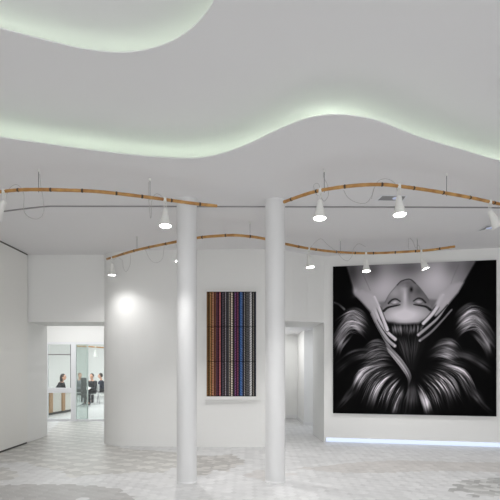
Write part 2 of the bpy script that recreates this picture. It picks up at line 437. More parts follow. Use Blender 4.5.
FIELD_MID = floor_poly([(194, 455), (214, 456), (232, 454.5), (240, 458), (246, 464), (236, 465), (228, 471), (212, 469.5), (210, 474.5), (194, 476)])
FIELD_PALE = floor_poly([(258, 470), (275, 472), (300, 474), (268, 481), (240, 476)])
def hex_cell(x, y, R):
    """flat-topped hexagon lattice: cell centre and which of its three rhombs"""
    q = x * 2 / 3 / R; r = (-x / 3 + math.sqrt(3) / 3 * y) / R
    s = -q - r; rq, rr, rs = round(q), round(r), round(s)
    dq, dr, ds = abs(rq - q), abs(rr - r), abs(rs - s)
    if dq > dr and dq > ds: rq = -rr - rs
    elif dr > ds: rr = -rq - rs
    cx = R * 1.5 * rq; cy = R * math.sqrt(3) * (rr + rq / 2)
    a = (math.degrees(math.atan2(y - cy, x - cx)) + 360) % 360
    return (rq, rr), (0 if 0 <= a < 120 else (1 if a < 240 else 2))
rnd = random.Random(7)
cell_noise = {}
def tile_tint(x, y, hexid, rh):
    k = hexid
    if k not in cell_noise: cell_noise[k] = (rnd.random(), rnd.random())
    n0, n1 = cell_noise[k]
    v = (.004, -.012, .008)[rh] + (n0 - .5) * .05 + (rnd.random() - .5) * .03
    white = (.80 + v, .80 + v, .80 + v)
    if in_poly(x, y, FIELD_BLOCK) or in_poly(x, y, FIELD_BLOCK2):
        big, br = hex_cell(x + .5 * y * .0, y, .215)
        b = (.80, .735, .71)[br] + (n0 - .5) * .02
        return (b, b * .992, b * .972)
    if in_poly(x, y, FIELD_GREY):
        if n1 > .95: return white
        b = .665 + (n0 - .5) * .03 + v * .3; return (b, b * .992, b * .982)
    if in_poly(x, y, FIELD_SAND):
        b = .762 + (n0 - .5) * .025 + v * .5; return (b, b * .985, b * .97)
    if in_poly(x, y, FIELD_DARK):
        big, br = hex_cell(x, y, .16); b = (.62, .68, .76)[(br + big[0]) % 3] + v * .4; return (b, b, b * .99)
    if in_poly(x, y, FIELD_MID):
        big, br = hex_cell(x, y, .16); b = (.77, .69, .67)[(br + big[1]) % 3] + v * .4; return (b, b * .985, b * .965)
    if in_poly(x, y, FIELD_PALE):
        b = .775 + v; return (b, b * .985, b * .975)
    return white
def build_floor():
    R = .082; verts = []; faces = []; tints = []
    x0, x1, y0, y1 = -6.3, 6.0, 4.6, 13.35
    nq = int((x1 - x0) / (1.5 * R)) + 2; nr = int((y1 - y0) / (math.sqrt(3) * R)) + 2
    for i in range(nq):
        for j in range(nr):
            cx = x0 + i * 1.5 * R; cy = y0 + (j + .5 * (i % 2)) * math.sqrt(3) * R
            if cy < y0 or cx > x1: continue
            b = len(verts); verts.append((cx, cy, 0))
            g = R * .985
            for k in range(6): verts.append((cx + g * math.cos(math.pi * k / 3), cy + g * math.sin(math.pi * k / 3), -.0012 if k % 2 else 0))
            for q in range(3):
                k = 2 * q
                faces.append((b, b + 1 + k, b + 1 + (k + 1) % 6, b + 1 + (k + 2) % 6))
                a = math.pi * (2 * q + 1) / 3
                tints.append(s2l(tile_tint(cx + R * .5 * math.cos(a), cy + R * .5 * math.sin(a), (i, j), q)))
    nt = len(faces)
    b = len(verts); verts += [(-12, YB, -.003), (7, YB, -.003), (7, 25, -.003), (-12, 25, -.003)]
    faces.append((b, b + 1, b + 2, b + 3)); tints.append(s2l((.78, .78, .78)))
    me = bpy.data.meshes.new('floor'); me.from_pydata(verts, [], faces); me.materials.append(M['tiles'])
    at_ = me.color_attributes.new('tint', 'FLOAT_COLOR', 'CORNER'); buf = []
    for f, t in zip(faces, tints): buf += list(t + (1.0,)) * len(f)
    at_.data.foreach_set('color', buf)
    o = bpy.data.objects.new('floor', me); C.objects.link(o); o['kind'] = 'structure'
build_floor()

# ---- ceilings: three levels stepping up towards the street, each edge a free curve with light lying behind it
def plan(pix, z): return [(p.x, p.y) for p in crom([at(x, y, z) for x, y in pix], 10)]
EDGE_FAR = [(XL - .1, 3.98), (-3.6, 4.22)] + plan([(-60, 128), (0, 137.2), (60, 146), (120, 153.8), (160, 157.5), (190, 158.6), (207, 157.2), (225, 152.8), (250, 143.5), (275, 131.5), (300, 121), (320, 116), (337, 115), (355, 116.3), (380, 122), (420, 137.5), (460, 149.5), (500, 161), (560, 174)], H1) + [(4.3, 6.1), (XR, 6.9)]
EDGE_NEAR = [(XL - .1, 2.55), (-3.2, 2.95)] + plan([(-60, 10), (0, 28.5), (50, 41.5), (80, 48.5), (105, 52), (125, 52.6), (145, 50.3), (165, 44.5), (180, 37), (195, 25.5), (207, 12), (214, 0), (222, -30), (230, -80)], H2) + [(-.02, 1.6), (.05, .2), (.05, YB)]
structure('ceiling', prism(nb(), EDGE_FAR + [(XR, 10.9), (XL - .1, 10.9)], H1, H1 + .008), M['ceil'])
structure('ceiling', prism(nb(), EDGE_NEAR + [(XR, YB), (XR, 8.2), (XL - .1, 8.2)], H2, H2 + .008), M['ceil'])
structure('ceiling', Box(XL - .1, XR, YB, 5.2, H3, H3 + .05), M['ceil'])
def cove_strip(edge, z, label, setback=.42, m='led_green'):
    bm = nb(); P = [Vector((x, y, 0)) for x, y in edge]; L = []
    for i in range(1, len(P) - 1):
        t = (P[i + 1] - P[i - 1]).normalized(); nrm = Vector((-t.y, t.x, 0))      # points behind the edge
        L.append((P[i] + nrm * setback, P[i] + nrm * (setback + .03)))
    L = [l for l in L if l[0].x > XL + .05 and l[0].x < XR - .05]
    v = [(bm.verts.new((a.x, a.y, z)), bm.verts.new((b.x, b.y, z)), bm.verts.new((b.x, b.y, z + .012)), bm.verts.new((a.x, a.y, z + .012))) for a, b in L]
    for i in range(len(v) - 1):
        for k in range(4): bm.faces.new((v[i][k], v[i + 1][k], v[i + 1][(k + 1) % 4], v[i][(k + 1) % 4]))
    bm.faces.new(v[0]); bm.faces.new(v[-1])
    o = put('light_strip', bm, M[m], label=label, category='light strip')
cove_strip(EDGE_FAR, H1 + .012, 'pale green light strip behind the long wavy ceiling edge over the columns', setback=.5)
cove_strip(EDGE_NEAR, H2 + .012, 'pale green light strip behind the upper left ceiling curve nearest the viewer', setback=.26, m='led_soft')

# ---- walls
structure('wall_left', Box(XL - .25, XL, YB, 10.47, 0, H3 + .05), M['wall'])
structure('gap_shadow_1', Box(XL, XL + .045, YB, 9.57, H1 - .022, H1), M['gap'])  # dark strip painted as the shadow gap under the ceiling
structure('gap_shadow_2', Box(XL, XL + .03, YB, 9.57, 0, .03), M['gap'])  # dark strip painted as the shadow gap along the floor
def wall_panels():
    bm = nb()
    ys = [YB, -.9, .9, 2.7, 4.55, 6.4, 8.50, 9.57]
    for a, b in zip(ys[:-1], ys[1:]): box(bm, XL, XL + .045, a + .003, b - .003, .032, H1 - .024, bev=.002)
    return bm
structure('wall_left', wall_panels(), M['panel'])
structure('wall_back', prism(nb(), [(XL, 9.6), (-2.74, 9.6), (-2.74, 10.6), (XL - .2, 10.6)], 2.326, H1), M['wall'])       # over the hall opening
curve = crom([(-2.83, 10.6, 0), (-2.83, 9.85, 0), (-2.82, 9.66, 0), (-2.72, 9.5, 0), (-2.52, 9.36, 0), (-2.28, 9.275, 0), (-1.9, 9.225, 0), (-1.36, 9.195, 0), (-.8, 9.16, 0), (-.2, 9.14, 0), (.25, 9.15, 0), (.5, 9.23, 0)], 6)
structure('wall_back', prism(nb(), [(p.x, p.y) for p in curve] + [(.5, 10.6)], 0, H1), M['wall'], smooth=False)
structure('wall_back', prism(nb(), [(.5, 9.23), (.8, 9.38), (1.1, 9.56), (1.44, 9.72), (1.40, 10.87), (.5, 10.87)], 2.325, H1), M['wall'])   # over the corridor opening
PW0, PW1 = Vector((1.44, 9.72, 0)), Vector((4.525, 9.05, 0)); PD = (PW1 - PW0).normalized(); PN = Vector((PD.y, -PD.x, 0))   # the picture wall, PN towards the room
pe = PW0 + PD * 4.6
structure('wall_right', prism(nb(), [(PW0.x, PW0.y), (pe.x, pe.y), (pe.x, 10.87), (1.37, 10.87)], .092, H1), M['wall'])
pl0 = PW0 + PD * .03 - PN * .09; pl1 = pe - PN * .09
structure('wall_right', prism(nb(), [(pl0.x, pl0.y), (pl1.x, pl1.y), (pl1.x, 10.8), (1.38, 10.8)], 0, .092), M['wall'])
k0 = PW0 + PD * .028
structure('wall_right', prism(nb(), [(PW0.x, PW0.y), (k0.x, k0.y), (1.40, 10.87), (1.37, 10.87)], 0, .092), M['wall'])
structure('wall_right', Box(XR - .05, XR + .15, YB, 10.9, 0, H3 + .05), M['wall'])
# light line under the picture wall
l0 = PW0 + PD * .035; l1 = pe
bm = nb(); a0, a1 = l0 - PN * .03, l1 - PN * .03; b0, b1 = l0 - PN * .088, l1 - PN * .088
prism(bm, [(a0.x, a0.y), (a1.x, a1.y), (b1.x, b1.y), (b0.x, b0.y)], .012, .085)
put('light_strip', bm, M['led_blue'], label='bluish white light strip glowing along the floor under the portrait wall', category='light strip')

# ---- hall behind the left opening, meeting room behind its glass, corridor on the right
structure('wall_left', Box(-6.4, -6.2, 10.6, 13.3, 0, 3.0), M['wall'])
structure('wall_left', Box(-6.4, XL, 10.47, 10.6, 0, 3.0), M['wall'])
structure('wall_right', Box(-2.2, -2.0, 10.6, 24.2, 0, 3.4), M['wall'])
structure('ceiling', Box(-6.4, -2.0, 10.6, 13.4, 3.0, 3.05), M['ceil'])
structure('wall_front', Box(-11.2, -2.2, 13.36, 13.46, 2.11, 3.4), M['wall'])
structure('wall_front', Box(-11.2, -6.2, 13.36, 13.46, 0, 2.11), M['wall'])
structure('ceiling', Box(-11.2, -2.0, 13.36, 24.2, 3.4, 3.45), M['ceil'])
structure('wall_left', Box(-11.3, -11.1, 13.36, 24.2, 0, 3.4), M['wall'])
structure('wall_back', Box(-11.2, -2.0, 24.0, 24.2, 0, 3.4), M['wall'])
structure('wall_left', Box(.3, .5, 10.6, 14.2, 0, 2.4), M['wall'])
structure('ceiling', Box(.3, 3.4, 10.87, 14.2, 2.36, 2.41), M['ceil'])
structure('wall_back', Box(.3, 1.45, 14.1, 14.3, 0, 2.4), M['wall'])
structure('wall_right', Box(1.34, 3.4, 12.4, 14.1, 0, 2.4), M['wall'])
structure('wall_right', Box(3.2, 3.4, 10.87, 12.4, 0, 2.4), M['wall'])
structure('baseboard_back', Box(.5, 1.34, 14.085, 14.1, 0, .1), M['trim'])
structure('baseboard_right', Box(1.325, 1.34, 12.4, 14.1, 0, .08), M['trim'])
structure('baseboard_right', Box(1.36, 3.2, 12.385, 12.4, 0, .08), M['trim'])
# ================================================================ columns
def column(x, y, label):
    o = thing('column', label, 'column', (x, y, 0), 'round white columns')
    bm = nb(); r = .128
    lathe(bm, [(r, .0), (r, H1 - .002)], 64, (x, y, 0)); put('shaft', bm, M['column'], o)
    bm = nb(); lathe(bm, [(r + .004, .0), (r + .004, .018), (r, .022)], 64, (x, y, 0)); put('base_ring', bm, M['trim'], o)
    bm = nb(); lathe(bm, [(r, H1 - .02), (r + .006, H1 - .014), (r + .006, H1 - .001)], 64, (x, y, 0)); put('collar', bm, M['trim'], o)
column(-.812, 6.42, 'tall round white column left of the striped artwork')
column(.325, 6.45, 'tall round white column between the striped artwork and the corridor')

# ================================================================ pictures
def tint_grid(name, parent, rows, cols, P0, U, V, rgb, m):
    """grid mesh with one colour a cell; P0 top left corner, U to the right edge, V down to the bottom edge"""
    verts = []; faces = []
    for j in range(rows + 1):
        for i in range(cols + 1): verts.append(tuple(P0 + U * (i / cols) + V * (j / rows)))
    w = cols + 1
    for j in range(rows):
        for i in range(cols): faces.append((j * w + i, (j + 1) * w + i, (j + 1) * w + i + 1, j * w + i + 1))
    me = bpy.data.meshes.new(name); me.from_pydata(verts, [], faces); me.materials.append(m)
    lin = np.where(rgb <= .04045, rgb / 12.92, ((rgb + .055) / 1.055) ** 2.4).reshape(-1, 3)
    buf = np.ones((len(faces), 4, 4), np.float32); buf[:, :, :3] = lin[:, None, :]
    ca = me.color_attributes.new('tint', 'FLOAT_COLOR', 'CORNER'); ca.data.foreach_set('color', buf.ravel())
    o = bpy.data.objects.new(name, me); C.objects.link(o); o.parent = parent
    return o

# the big portrait on the right-hand wall
qa, qb = PD * 1.0, None
s0 = (Vector((1.607, 9.68, 0)) - PW0).dot(PD); s1 = (Vector((4.46, 9.07, 0)) - PW0).dot(PD)
zb, zt = .570, 3.400
A = PW0 + PD * s0 + PN * .004; B = PW0 + PD * s1 + PN * .004
base = (A + B) / 2; base.z = zb
por = thing('portrait_print', 'large square black and white print of an upside down face with fanned hair', 'picture', base)
bm = nb(); a2, b2 = A + PN * .03, B + PN * .03
prism(bm, [(A.x, A.y), (B.x, B.y), (b2.x, b2.y), (a2.x, a2.y)], zb, zt); put('backing_panel', bm, M['black'], por)
lum = paint_portrait(); rgb = np.stack([lum * 1.0, lum * .975, lum * 1.005], -1)
P0 = a2 + PN * .001 - base; P0.z = zt - zb
tint_grid('print_sheet', por, lum.shape[0], lum.shape[1], P0, b2 - a2, Vector((0, 0, -(zt - zb))), np.clip(rgb, 0, 1), M['print'])

# the striped artwork on the curved wall
yw = 9.085; fx0, fx1, fz0, fz1 = -.822, .137, .872, 2.868
base = Vector(((fx0 + fx1) / 2, yw, fz0))
art = thing('framed_artwork', 'tall narrow multicoloured striped thread artwork in a white frame', 'picture', base)
bm = nb(); t = .032
box(bm, fx0, fx0 + t, yw, yw + .05, fz0, fz1); box(bm, fx1 - t * .8, fx1, yw, yw + .05, fz0, fz1)
box(bm, fx0 + t, fx1 - t * .8, yw, yw + .05, fz1 - t, fz1); box(bm, fx0 + t, fx1 - t * .8, yw, yw + .05, fz0, fz0 + .055)
put('frame', bm, M['frame'], art)
put('backing_board', Box(fx0 + t, fx1 - t * .8, yw + .03, yw + .05, fz0 + .055, fz1 - t), M['black'], art)
P0 = Vector((fx0 + t + .001, yw + .018, fz1 - t - .001)) - base
tint_grid('thread_panel', art, 130, 96, P0, Vector((fx1 - fx0 - t * 1.8 - .002, 0, 0)), Vector((0, 0, -(fz1 - fz0 - t - .057))), paint_stripes(96, 130), M['weave'])

# ================================================================ bamboo poles hung on wires
ZP = 3.40
def pole(pix, r, label, wires, seed):
    P = crom([at(x, y, ZP) for x, y in pix], 12)
    base = P[len(P) // 2].copy()
    o = thing('bamboo_pole', label, 'pole', base, 'bamboo lighting poles')
    rn = random.Random(seed); L = 0; nxt = .12; rad = []; nodes = []
    for i, p in enumerate(P):
        if i: L += (p - P[i - 1]).length
        rad.append(r * (.94 + .1 * rn.random()))
        if L > nxt: nodes.append(i); nxt = L + .26 + .14 * rn.random()
    bm = tube(nb(), P, rad, 10); put('cane', bm, M['bamboo'], o, smooth=False)
    for i in nodes:
        if 0 < i < len(P) - 1:
            t = (P[i + 1] - P[i - 1]).normalized()
            bm = tube(nb(), [P[i] - t * .011, P[i] - t * .005, P[i] + t * .005, P[i] + t * .011], [r * 1.0, r * 1.16, r * 1.16, r * 1.0], 10)
            put('node_ring', bm, M['node'], o)
    for (px, py) in wires:                                   # steel wires up to the ceiling
        q = min(P, key=lambda v: abs(250 + v.x / v.y * FOC - px))
        bm = tube(nb(), [q + Vector((0, 0, -.03)), q + Vector((0, 0, .1)), Vector((q.x, q.y, H1 - .001))], .0035, 6)
        w = put('suspension_wire', bm, M['steel'], o)
        bm = nb(); lathe(bm, [(.002, H1 - .03), (.011, H1 - .028), (.012, H1 - .001)], 12, (q.x, q.y, 0)); put('ceiling_anchor', bm, M['shade'], w)
    return P
FL = pole([(-60, 206), (-30, 197), (0, 191.8), (25, 189.7), (60, 190), (100, 191.8), (150, 197.5), (190, 203), (217, 206)], .0185, 'front left bamboo pole crossing before the left column under the ceiling', [(40, 0), (149.5, 0)], 1)
FR = pole([(284, 202), (302, 195.5), (320, 190.5), (350, 186), (380, 184.5), (400, 186.3), (430, 190.5), (470, 197.5), (500, 204), (545, 213)], .0185, 'front right bamboo pole arching high above the portrait wall', [(324, 0), (447, 0)], 2)
BL = pole([(107, 259), (137, 250), (175, 242), (200, 237.5), (230, 235.3), (250, 236.5), (266, 239), (273, 240.6)], .020, 'rear left bamboo pole above the striped artwork', [(136.7, 0), (249.5, 0)], 3)
BR = pole([(278, 242.2), (285, 243.8), (306, 248), (330, 251.3), (355, 253), (380, 253), (410, 251.5), (430, 250), (455, 246.5)], .020, 'rear right bamboo pole just in front of the big portrait', [(339.4, 0), (417, 0)], 4)

# ================================================================ spot lamps clipped to the poles
def on_pole(P, px):
    return min(crom(P, 6), key=lambda v: abs(250 + v.x / v.y * FOC - px)).copy()
def make_lamp():
    o = thing('spot_lamp', '', 'lamp', (0, 0, 0), 'white spot lamps on the bamboo poles')
    bm = nb(); box(bm, -.016, .016, -.026, .026, -.03, .024, bev=.005); put('clip', bm, M['shade'], o)
    for s in (-1, 1): put('hanger', tube(nb(), [(.012 * s, 0, -.03), (.012 * s, 0, -.115)], .0045, 8), M['shade'], o)
    s = put('shade', nb(), M['shade'], o, loc=(0, 0, -.115)); 
    bm = nb(); lathe(bm, [(.0, .012), (.016, .012), (.027, .002), (.031, -.02), (.034, -.05), (.046, -.105), (.060, -.160), (.071, -.198), (.072, -.203), (.068, -.203), (.055, -.155), (.04, -.105), (.0, -.1)], 28)
    bm.to_mesh(s.data); bm.free()
    l = put('lens', nb(), M['lens'], s, loc=(0, 0, -.193))
    bm = nb(); lathe(bm, [(.0, 0), (.0655, 0)], 28); bm.to_mesh(l.data); bm.free()
    return o, s
lamp0, shade0 = make_lamp()
def lamp(P, px, label, tilt=(0, 0), spot=None, turn=0, loops=()):
    """tilt = lean of the shade in degrees (to the right, away from us)"""
    q = on_pole(P, px)
    o = copy_tree(lamp0)
    o.location = q; o['label'] = label
    o.rotation_euler = (0, 0, turn)
    sh = [c for c in o.children if c.name.startswith('shade')][0]
    sh.rotation_euler = (math.radians(tilt[1]), math.radians(-tilt[0]), 0)
    if spot:
        l = bpy.data.lights.new('spot', 'SPOT'); l.energy = spot[0]; l.spot_size = math.radians(spot[1]); l.spot_blend = spot[2]; l.shadow_soft_size = .03; l.color = (1, .99, .98)
        lo = bpy.data.objects.new('spot', l); C.objects.link(lo); lo.parent = sh; lo.location = (0, 0, -.2)
    # loose cable: up from the hanger, in loops along the pole to the next wire
    if loops:
        for lp in loops:
            bm = tube(nb(), crom([Vector(p) for p in lp], 10), .0028, 6)
            c = bpy.data.meshes.new('cable'); bmesh.ops.recalc_face_normals(bm, faces=bm.faces); bm.to_mesh(c); bm.free(); c.materials.append(M['cable'])
            co = bpy.data.objects.new('cable', c); C.objects.link(co); co.parent = o
    return o
SP = (37, 106, .55)
def px_loop(P, px, pts):
    """cable points read as (column, row) offsets in photo pixels from the clip, taken at the clip's own distance"""
    q = on_pole(P, px); k = q.y / FOC
    return [(dx * k, .02, -dy * k) for dx, dy in pts]
lamp(FL, 4, 'white spot lamp at the far left end of the front left bamboo pole', (-30, 0), (28, 100, .6), 0,
     [px_loop(FL, 4, [(2, 2), (6, -5), (13, -7), (19, 2), (19, 18), (24, 25), (33, 27), (39, 20), (38, 5), (36, -6), (35, -18)])])
lamp(FL, 165, 'white spot lamp on the front left bamboo pole beside the left column', (2, -8), SP, 0,
     [px_loop(FL, 165, [(0, 4), (-4, -4), (-10, -6), (-14, 2), (-14, 14), (-15, 18), (-16, 8), (-17, -4), (-17, -18)])])
lamp(FR, 320, 'white spot lamp on the front right bamboo pole nearest the right column', (-2, -8), SP, 0,
     [px_loop(FR, 320, [(0, 6), (-4, 2), (-6, -6), (-1, -7), (1, 4), (4, 10), (8, 6), (9, 0)]), px_loop(FR, 320, [(9, -1), (7, -8), (4, -14), (4, -22)]), px_loop(FR, 320, [(24, -1), (28, 6), (36, 11), (46, 12), (52, 5), (54, -3)])])
lamp(FR, 399, 'second white spot lamp from the left on the front right bamboo pole', (0, -8), SP, 0,
     [px_loop(FR, 399, [(-1, 4), (-4, -4), (-12, -8), (-20, -6), (-24, 1), (-27, 12)])])
lamp(FR, 490, 'white spot lamp at the right edge on the front right bamboo pole', (30, 0), SP, 0)
lamp(BL, 112, 'white spot lamp at the left tip of the rear left bamboo pole', (0, -2), (17, 146, .8), 0,
     [px_loop(BL, 112, [(0, 3), (5, 0), (10, 3), (11, 10), (14, 14), (18, 6), (18, -3)]), px_loop(BL, 112, [(33, -8), (38, 2), (44, 5), (50, 1), (52, -11)])])
lamp(BL, 179, 'white spot lamp on the rear left bamboo pole half hidden by the left column', (2, -6), (64, 108, .6), 0)
lamp(BR, 309, 'white spot lamp on the rear right bamboo pole left of the portrait', (6, -6), SP, 0,
     [px_loop(BR, 309, [(0, 3), (4, -4), (12, -10), (19, -4), (28, 3), (34, 10), (39, 12), (43, 8), (45, 0), (50, -5), (57, -2)])])
lamp(BR, 366, 'white spot lamp on the rear right bamboo pole at the portrait top edge', (1, -8), SP, 0)
lamp(BR, 421, 'white tilted spot lamp near the right tip of the rear right bamboo pole', (20, -6), SP, 0,
     [px_loop(BR, 421, [(0, 2), (-2, -6), (-5, -3), (-8, -10), (-12, -13), (-12, -2)])])

# ================================================================ ceiling track and recessed downlights
tp = [at(3, 211, H1), at(22, 208.6, H1), at(42, 206.3, H1), at(50, 205.8, H1), at(200, 206, H1), at(400, 206.6, H1), at(485, 207, H1), at(540, 208.5, H1)]
bm = nb()
for a, b in zip(tp[:-1], tp[1:]):
    d = (b - a).normalized(); n = Vector((-d.y, d.x, 0)) * .009
    prism(bm, [((a - n).x, (a - n).y), ((b - n).x, (b - n).y), ((b + n).x, (b + n).y), ((a + n).x, (a + n).y)], H1 - .014, H1)
put('ceiling_track', bm, M['track'], label='thin grey metal track running straight across the white ceiling', category='track')
def downlight(corners, label):
    P = [at(x, y, H1) for x, y in corners]; c = sum(P, Vector()) / 4
    o = thing('recessed_downlight', label, 'ceiling light', c, 'recessed ceiling downlights')
    def ring(k): return [c + (p - c) * k for p in P]
    bm = nb(); A_, B_ = ring(1.0), ring(.86)
    va = [bm.verts.new((p.x, p.y, H1 - .006)) for p in A_]; vb = [bm.verts.new((p.x, p.y, H1 - .006)) for p in B_]
    vc = [bm.verts.new((p.x, p.y, H1 - .001)) for p in B_]; vd = [bm.verts.new((p.x, p.y, H1 - .001)) for p in A_]
    for R1, R2 in ((va, vb), (vb, vc), (vd, va)):
        for i in range(4): bm.faces.new((R1[i], R1[(i + 1) % 4], R2[(i + 1) % 4], R2[i]))
    put('frame', bm, M['alu'], o)
    bm = nb(); bm.faces.new([bm.verts.new((p.x, p.y, H1 - .002)) for p in B_]); put('recess', bm, M['dl_grey'], o)
    bm = nb(); lathe(bm, [(.0, H1 - .012), (.045, H1 - .010), (.055, H1 - .003)], 24, (c.x + .06, c.y, 0)); put('bulb', bm, M['dl_blue'], o)
downlight([(375, 200.5), (404, 201), (408, 195.5), (381, 195)], 'flat rectangular recessed downlight behind the front right bamboo pole')
downlight([(477, 231.5), (485, 229.5), (494, 225), (487, 225.5)], 'slanting recessed downlight high at the right edge above the portrait')

# ================================================================ glass front of the meeting room
YG = 13.40
def gx(px): return (px - 250) * YG / FOC
w1 = structure('window_1', nb(), M['alu'])
bm = nb()
box(bm, gx(30), gx(48.2), YG - .03, YG + .03, 0, 2.11); box(bm, gx(71.4), gx(75.4), YG - .04, YG + .04, 0, 2.11)
box(bm, gx(48.2), gx(71.4), YG - .035, YG + .035, .755, .89); box(bm, gx(48.2), gx(71.4), YG - .035, YG + .035, 0, .07)
box(bm, gx(48.2), gx(71.4), YG - .035, YG + .035, 2.05, 2.11)
bm.to_mesh(w1.data); bm.free()
structure('glass_pane', Box(gx(48.2), gx(70.6), YG - .006, YG + .006, .89, 2.05), M['glass'], w1)
structure('glass_pane', Box(gx(48.2), gx(70.6), YG - .006, YG + .006, .07, .755), M['glass'], w1)
structure('gasket', Box(gx(70.6), gx(71.4), YG - .02, YG + .02, .89, 2.05), M['gasket'], w1)
structure('glazing_bar', Box(gx(48.2), gx(70.6), YG - .012, YG + .012, 1.765, 1.795), M['track'], w1)
d1 = structure('door_1', nb(), M['alu'])
bm = nb()
box(bm, gx(75.4), gx(118), YG - .035, YG + .035, 2.05, 2.11); box(bm, gx(75.4), gx(76.4), YG - .03, YG + .03, .05, 2.05); box(bm, gx(75.4), gx(118), YG - .03, YG + .03, 0, .05)
box(bm, gx(118), gx(168), YG - .03, YG + .03, 0, 2.11)
bm.to_mesh(d1.data); bm.free()
structure('glass_pane', Box(gx(76.4), gx(87), YG - .006, YG + .006, .05, 2.05), M['green_glass'], d1)
structure('glass_edge', Box(gx(87), gx(88.2), YG - .012, YG + .012, .05, 2.05), M['glass_edge'], d1)
structure('glass_pane', Box(gx(88.2), gx(118), YG - .006, YG + .006, .05, 2.05), M['glass'], d1)

# ---- long white desk with oak supports behind the glass
da, db = Vector((-6.05, 14.5, 0)), Vector((-5.76, 16.25, 0)); dd = (db - da).normalized(); dn = Vector((-dd.y, dd.x, 0))
def slab(a, s0, s1, n0, n1, z0, z1):
    p = [a + dd * s0 + dn * n0, a + dd * s1 + dn * n0, a + dd * s1 + dn * n1, a + dd * s0 + dn * n1]
    return prism(nb(), [(v.x, v.y) for v in p], z0, z1)
dk = thing('desk', 'long white reception desk with oak uprights behind the glass partition', 'desk', da + dn * .3)
Ld = (db - da).length
put('desk_top', slab(da, -.05, Ld + .05, -.04, .7, .70, .74), M['desk'], dk)
put('front_panel', slab(da, 0, Ld, .02, .05, .07, .70), M['desk'], dk)
put('end_panel', slab(da, 0, .04, .05, .65, .07, .70), M['desk'], dk)
put('end_panel', slab(da, Ld - .04, Ld, .05, .65, .07, .70), M['desk'], dk)
for s in (.42, 1.12): put('upright', slab(da, s, s + .16, -.02, .02, .07, .70), M['oak'], dk)
put('plinth', slab(da, .02, Ld - .02, .03, .62, 0, .07), M['plinth'], dk)

# ================================================================ bamboo pole and lamp in the meeting room
far = [Vector((-5.72, 16.4, 2.12)), Vector((-5.2, 16.6, 2.10)), Vector((-4.7, 16.9, 2.06)), Vector((-4.3, 17.2, 2.0))]
P = crom(far, 8)
o = thing('bamboo_pole', 'small distant bamboo pole seen through the glass door', 'pole', P[12])
put('cane', tube(nb(), P, .022, 8), M['bamboo'], o)
for k in (6, 20): put('suspension_wire', tube(nb(), [P[k], Vector((P[k].x, P[k].y, 3.39))], .004, 6), M['steel'], o)
lamp(P, 95.5, 'distant white spot lamp seen through the glass door', (0, 0), None)
def drop(x):
    for c in list(x.children): drop(c)
    bpy.data.objects.remove(x)
drop(lamp0)

# ================================================================ people and chairs
def capsule(bm, a, b, ra, rb, seg=12):
    a, b = Vector(a), Vector(b); d = b - a
    if d.length < 1e-5: d = Vector((0, 0, 1e-4))
    t = d.normalized(); prof = []
    for k in range(5): an = math.pi / 2 * (1 - k / 4); prof.append((a - t * ra * math.sin(an), ra * math.cos(an) + 1e-4))
    for k in range(5): an = math.pi / 2 * (k / 4); prof.append((b + t * rb * math.sin(an), rb * math.cos(an) + 1e-4))
    tube(bm, [p for p, _ in prof], [r for _, r in prof], seg)
def ball(bm, c, rx, ry, rz, seg=20):
    g = bmesh.ops.create_uvsphere(bm, u_segments=seg, v_segments=seg // 2 + 2, radius=1)
    bmesh.ops.scale(bm, verts=g['verts'], vec=(rx, ry, rz)); bmesh.ops.translate(bm, verts=g['verts'], vec=c)
def fused(name, bm, m, parent, vox):
    """weld overlapping volumes into one continuous skin"""
    o = put(name, bm, m, parent)
    r = o.modifiers.new('skin', 'REMESH'); r.mode = 'VOXEL'; r.voxel_size = vox; r.use_smooth_shade = True
    s = o.modifiers.new('smooth', 'SMOOTH'); s.iterations = 4; s.factor = .5
    return o
